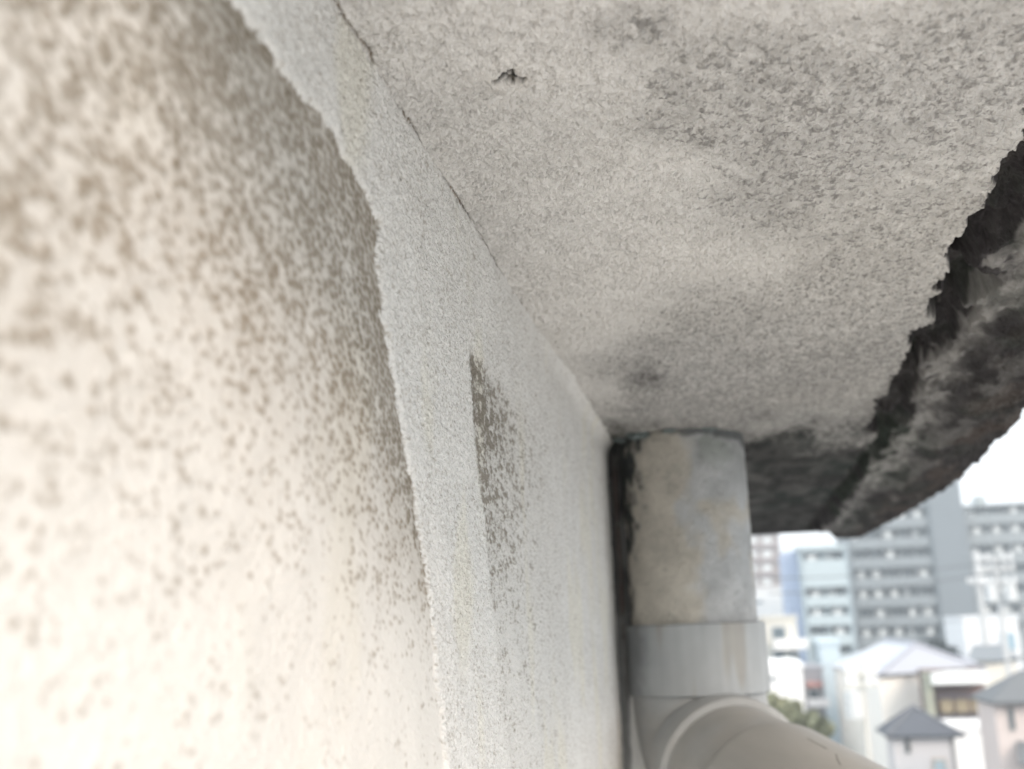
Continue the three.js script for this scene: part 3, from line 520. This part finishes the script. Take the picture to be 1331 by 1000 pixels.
// --- trees and bushes: a trunk, limbs and many leaves
function foliage(name, label, px, py, s, rx, ry, tone, n, cat) {
  const c = B(px, py, s), t = thing(name, label, cat, [c.x, 0, c.z]), leaves = [];
  const trunk = new THREE.CylinderGeometry(rx * 0.06, rx * 0.11, c.y, 8).translate(0, c.y / 2, 0), limbs = [trunk];
  for (let k = 0; k < 5; k++) { const a = k * 2.4, l = rx * 0.75; limbs.push(new THREE.CylinderGeometry(rx * 0.02, rx * 0.05, l, 6).translate(0, l / 2, 0).rotateZ(0.8).rotateY(a).translate(0, c.y - ry * 0.4, 0)); }
  part('trunk', limbs.map(strip), hazy(0.09, 0.075, 0.06), t);
  const cl = []; for (let k = 0; k < 14; k++) { const a = rnd() * 6.28, h = rnd() * 2 - 1, q = Math.sqrt(1 - h * h) * (0.35 + 0.5 * rnd()); cl.push([Math.cos(a) * q * rx, h * ry * 0.7, Math.sin(a) * q * rx]); }
  const q = new THREE.PlaneGeometry(1, 0.6), v3 = new THREE.Vector3(), P = [], N = [];
  for (let k = 0; k < n; k++) {
    const k0 = cl[k % cl.length], g = q.clone(), z = 0.10 + 0.10 * rnd(); g.scale(z * 2, z * 2, 1).rotateX(rnd() * 6).rotateY(rnd() * 6);
    const a = rnd() * 6.28, h = rnd() * 2 - 1, e = Math.sqrt(1 - h * h), f = 0.42 * Math.cbrt(rnd());
    g.translate(k0[0] + Math.cos(a) * e * f * rx, c.y + k0[1] + h * f * ry, k0[2] + Math.sin(a) * e * f * rx); leaves.push(strip(g));
  }
  part('crown', leaves, new THREE.MeshStandardMaterial({ color: new THREE.Color().setRGB(...tone), roughness: 0.8, side: THREE.DoubleSide }), t);
}
foliage('green_bush', 'yellowish green bush against the white house wall', 1012, 930, 48, 0.9, 1.0, [0.27, 0.28, 0.18], 900, 'bush');
foliage('green_bush', 'olive green bush standing right of the white house', 1052, 955, 46, 0.85, 0.9, [0.24, 0.25, 0.16], 900, 'bush');
foliage('dark_tree', 'dark round tree showing above the hipped roof', 1214, 848, 95, 1.9, 1.6, [0.035, 0.05, 0.055], 900, 'tree');

// --- poles and cables
function pole(label, px, py, s, top, mat, items) {
  const p = B(px, py, s), yt = B(px, top, s).y, t = thing('utility_pole', label, 'utility pole', [p.x, 0, p.z], undefined), w = s * 0.0028;
  part('post', strip(new THREE.CylinderGeometry(w * 0.8, w * 1.2, yt, 12).translate(0, yt / 2, 0)), mat, t);
  for (const y of items.arms) { const h = B(px, y, s).y, L = items.len; part('crossarm', bx(-L, L, h - 0.07, h + 0.07, w, w + 0.14), mat, t); for (const k of [-0.9, -0.45, 0.45, 0.9]) part('insulator', strip(new THREE.CylinderGeometry(0.07, 0.1, 0.3, 8).translate(k * L, h + 0.22, w + 0.07)), hazy(0.8, 0.82, 0.83, 0.4), t); }
  for (const [y, dx] of items.cans ?? []) { const h = B(px, y, s).y; part('transformer', strip(new THREE.CylinderGeometry(0.32, 0.32, 0.95, 14).translate(dx, h, w + 0.36)), hazy(0.6, 0.63, 0.64), t); }
  return t;
}
const poleM = hazy(0.52, 0.54, 0.55);
pole('utility pole with transformer cans before the far right block', 1302, 800, 70, 722, poleM, { arms: [727, 741, 758], len: 1.0, cans: [[771, -0.55], [771, 0.55]] });
pole('slim utility pole at the left edge of the far right block', 1276, 790, 85, 715, poleM, { arms: [757], len: 0.8 });
pole('pale utility pole standing before the big white house', 1124, 930, 44, 868, hazy(0.62, 0.62, 0.58), { arms: [876, 890], len: 0.55, cans: [[915, -0.42]] });
const cable = (label, a, b, sag) => {
  const p = B(...a), q = B(...b), m = p.clone().add(q).multiplyScalar(0.5); m.y -= sag;
  const c = new THREE.Mesh(strip(new THREE.TubeGeometry(new THREE.QuadraticBezierCurve3(p, m, q), 40, 0.03, 6)), hazy(0.12, 0.13, 0.14)); c.name = numbered('power_cable'); c.castShadow = c.receiveShadow = true;
  c.userData = { label, category: 'cable', group: 'power cables between the poles' }; scene.add(c);
};
cable('upper power cable crossing the front of the grey block', [1000, 752, 72], [1302, 729, 70], 0.5);
cable('lower power cable crossing the front of the grey block', [1000, 772, 72], [1302, 743, 70], 0.6);
cable('power cable from the pale pole to the right edge', [1124, 878, 44], [1345, 850, 44], 0.4);
// the air between here and the far blocks
scene.fog = new THREE.FogExp2(new THREE.Color().setRGB(0.84, 0.93, 1.0), 0.0018);
// BG1
renderer_end();
function renderer_end() {
  const renderer = new THREE.WebGLRenderer({ antialias: true });
  renderer.toneMapping = THREE.LinearToneMapping; renderer.toneMappingExposure = EXPOSURE; renderer.shadowMap.enabled = true;
  renderer.render(scene, camera);
}
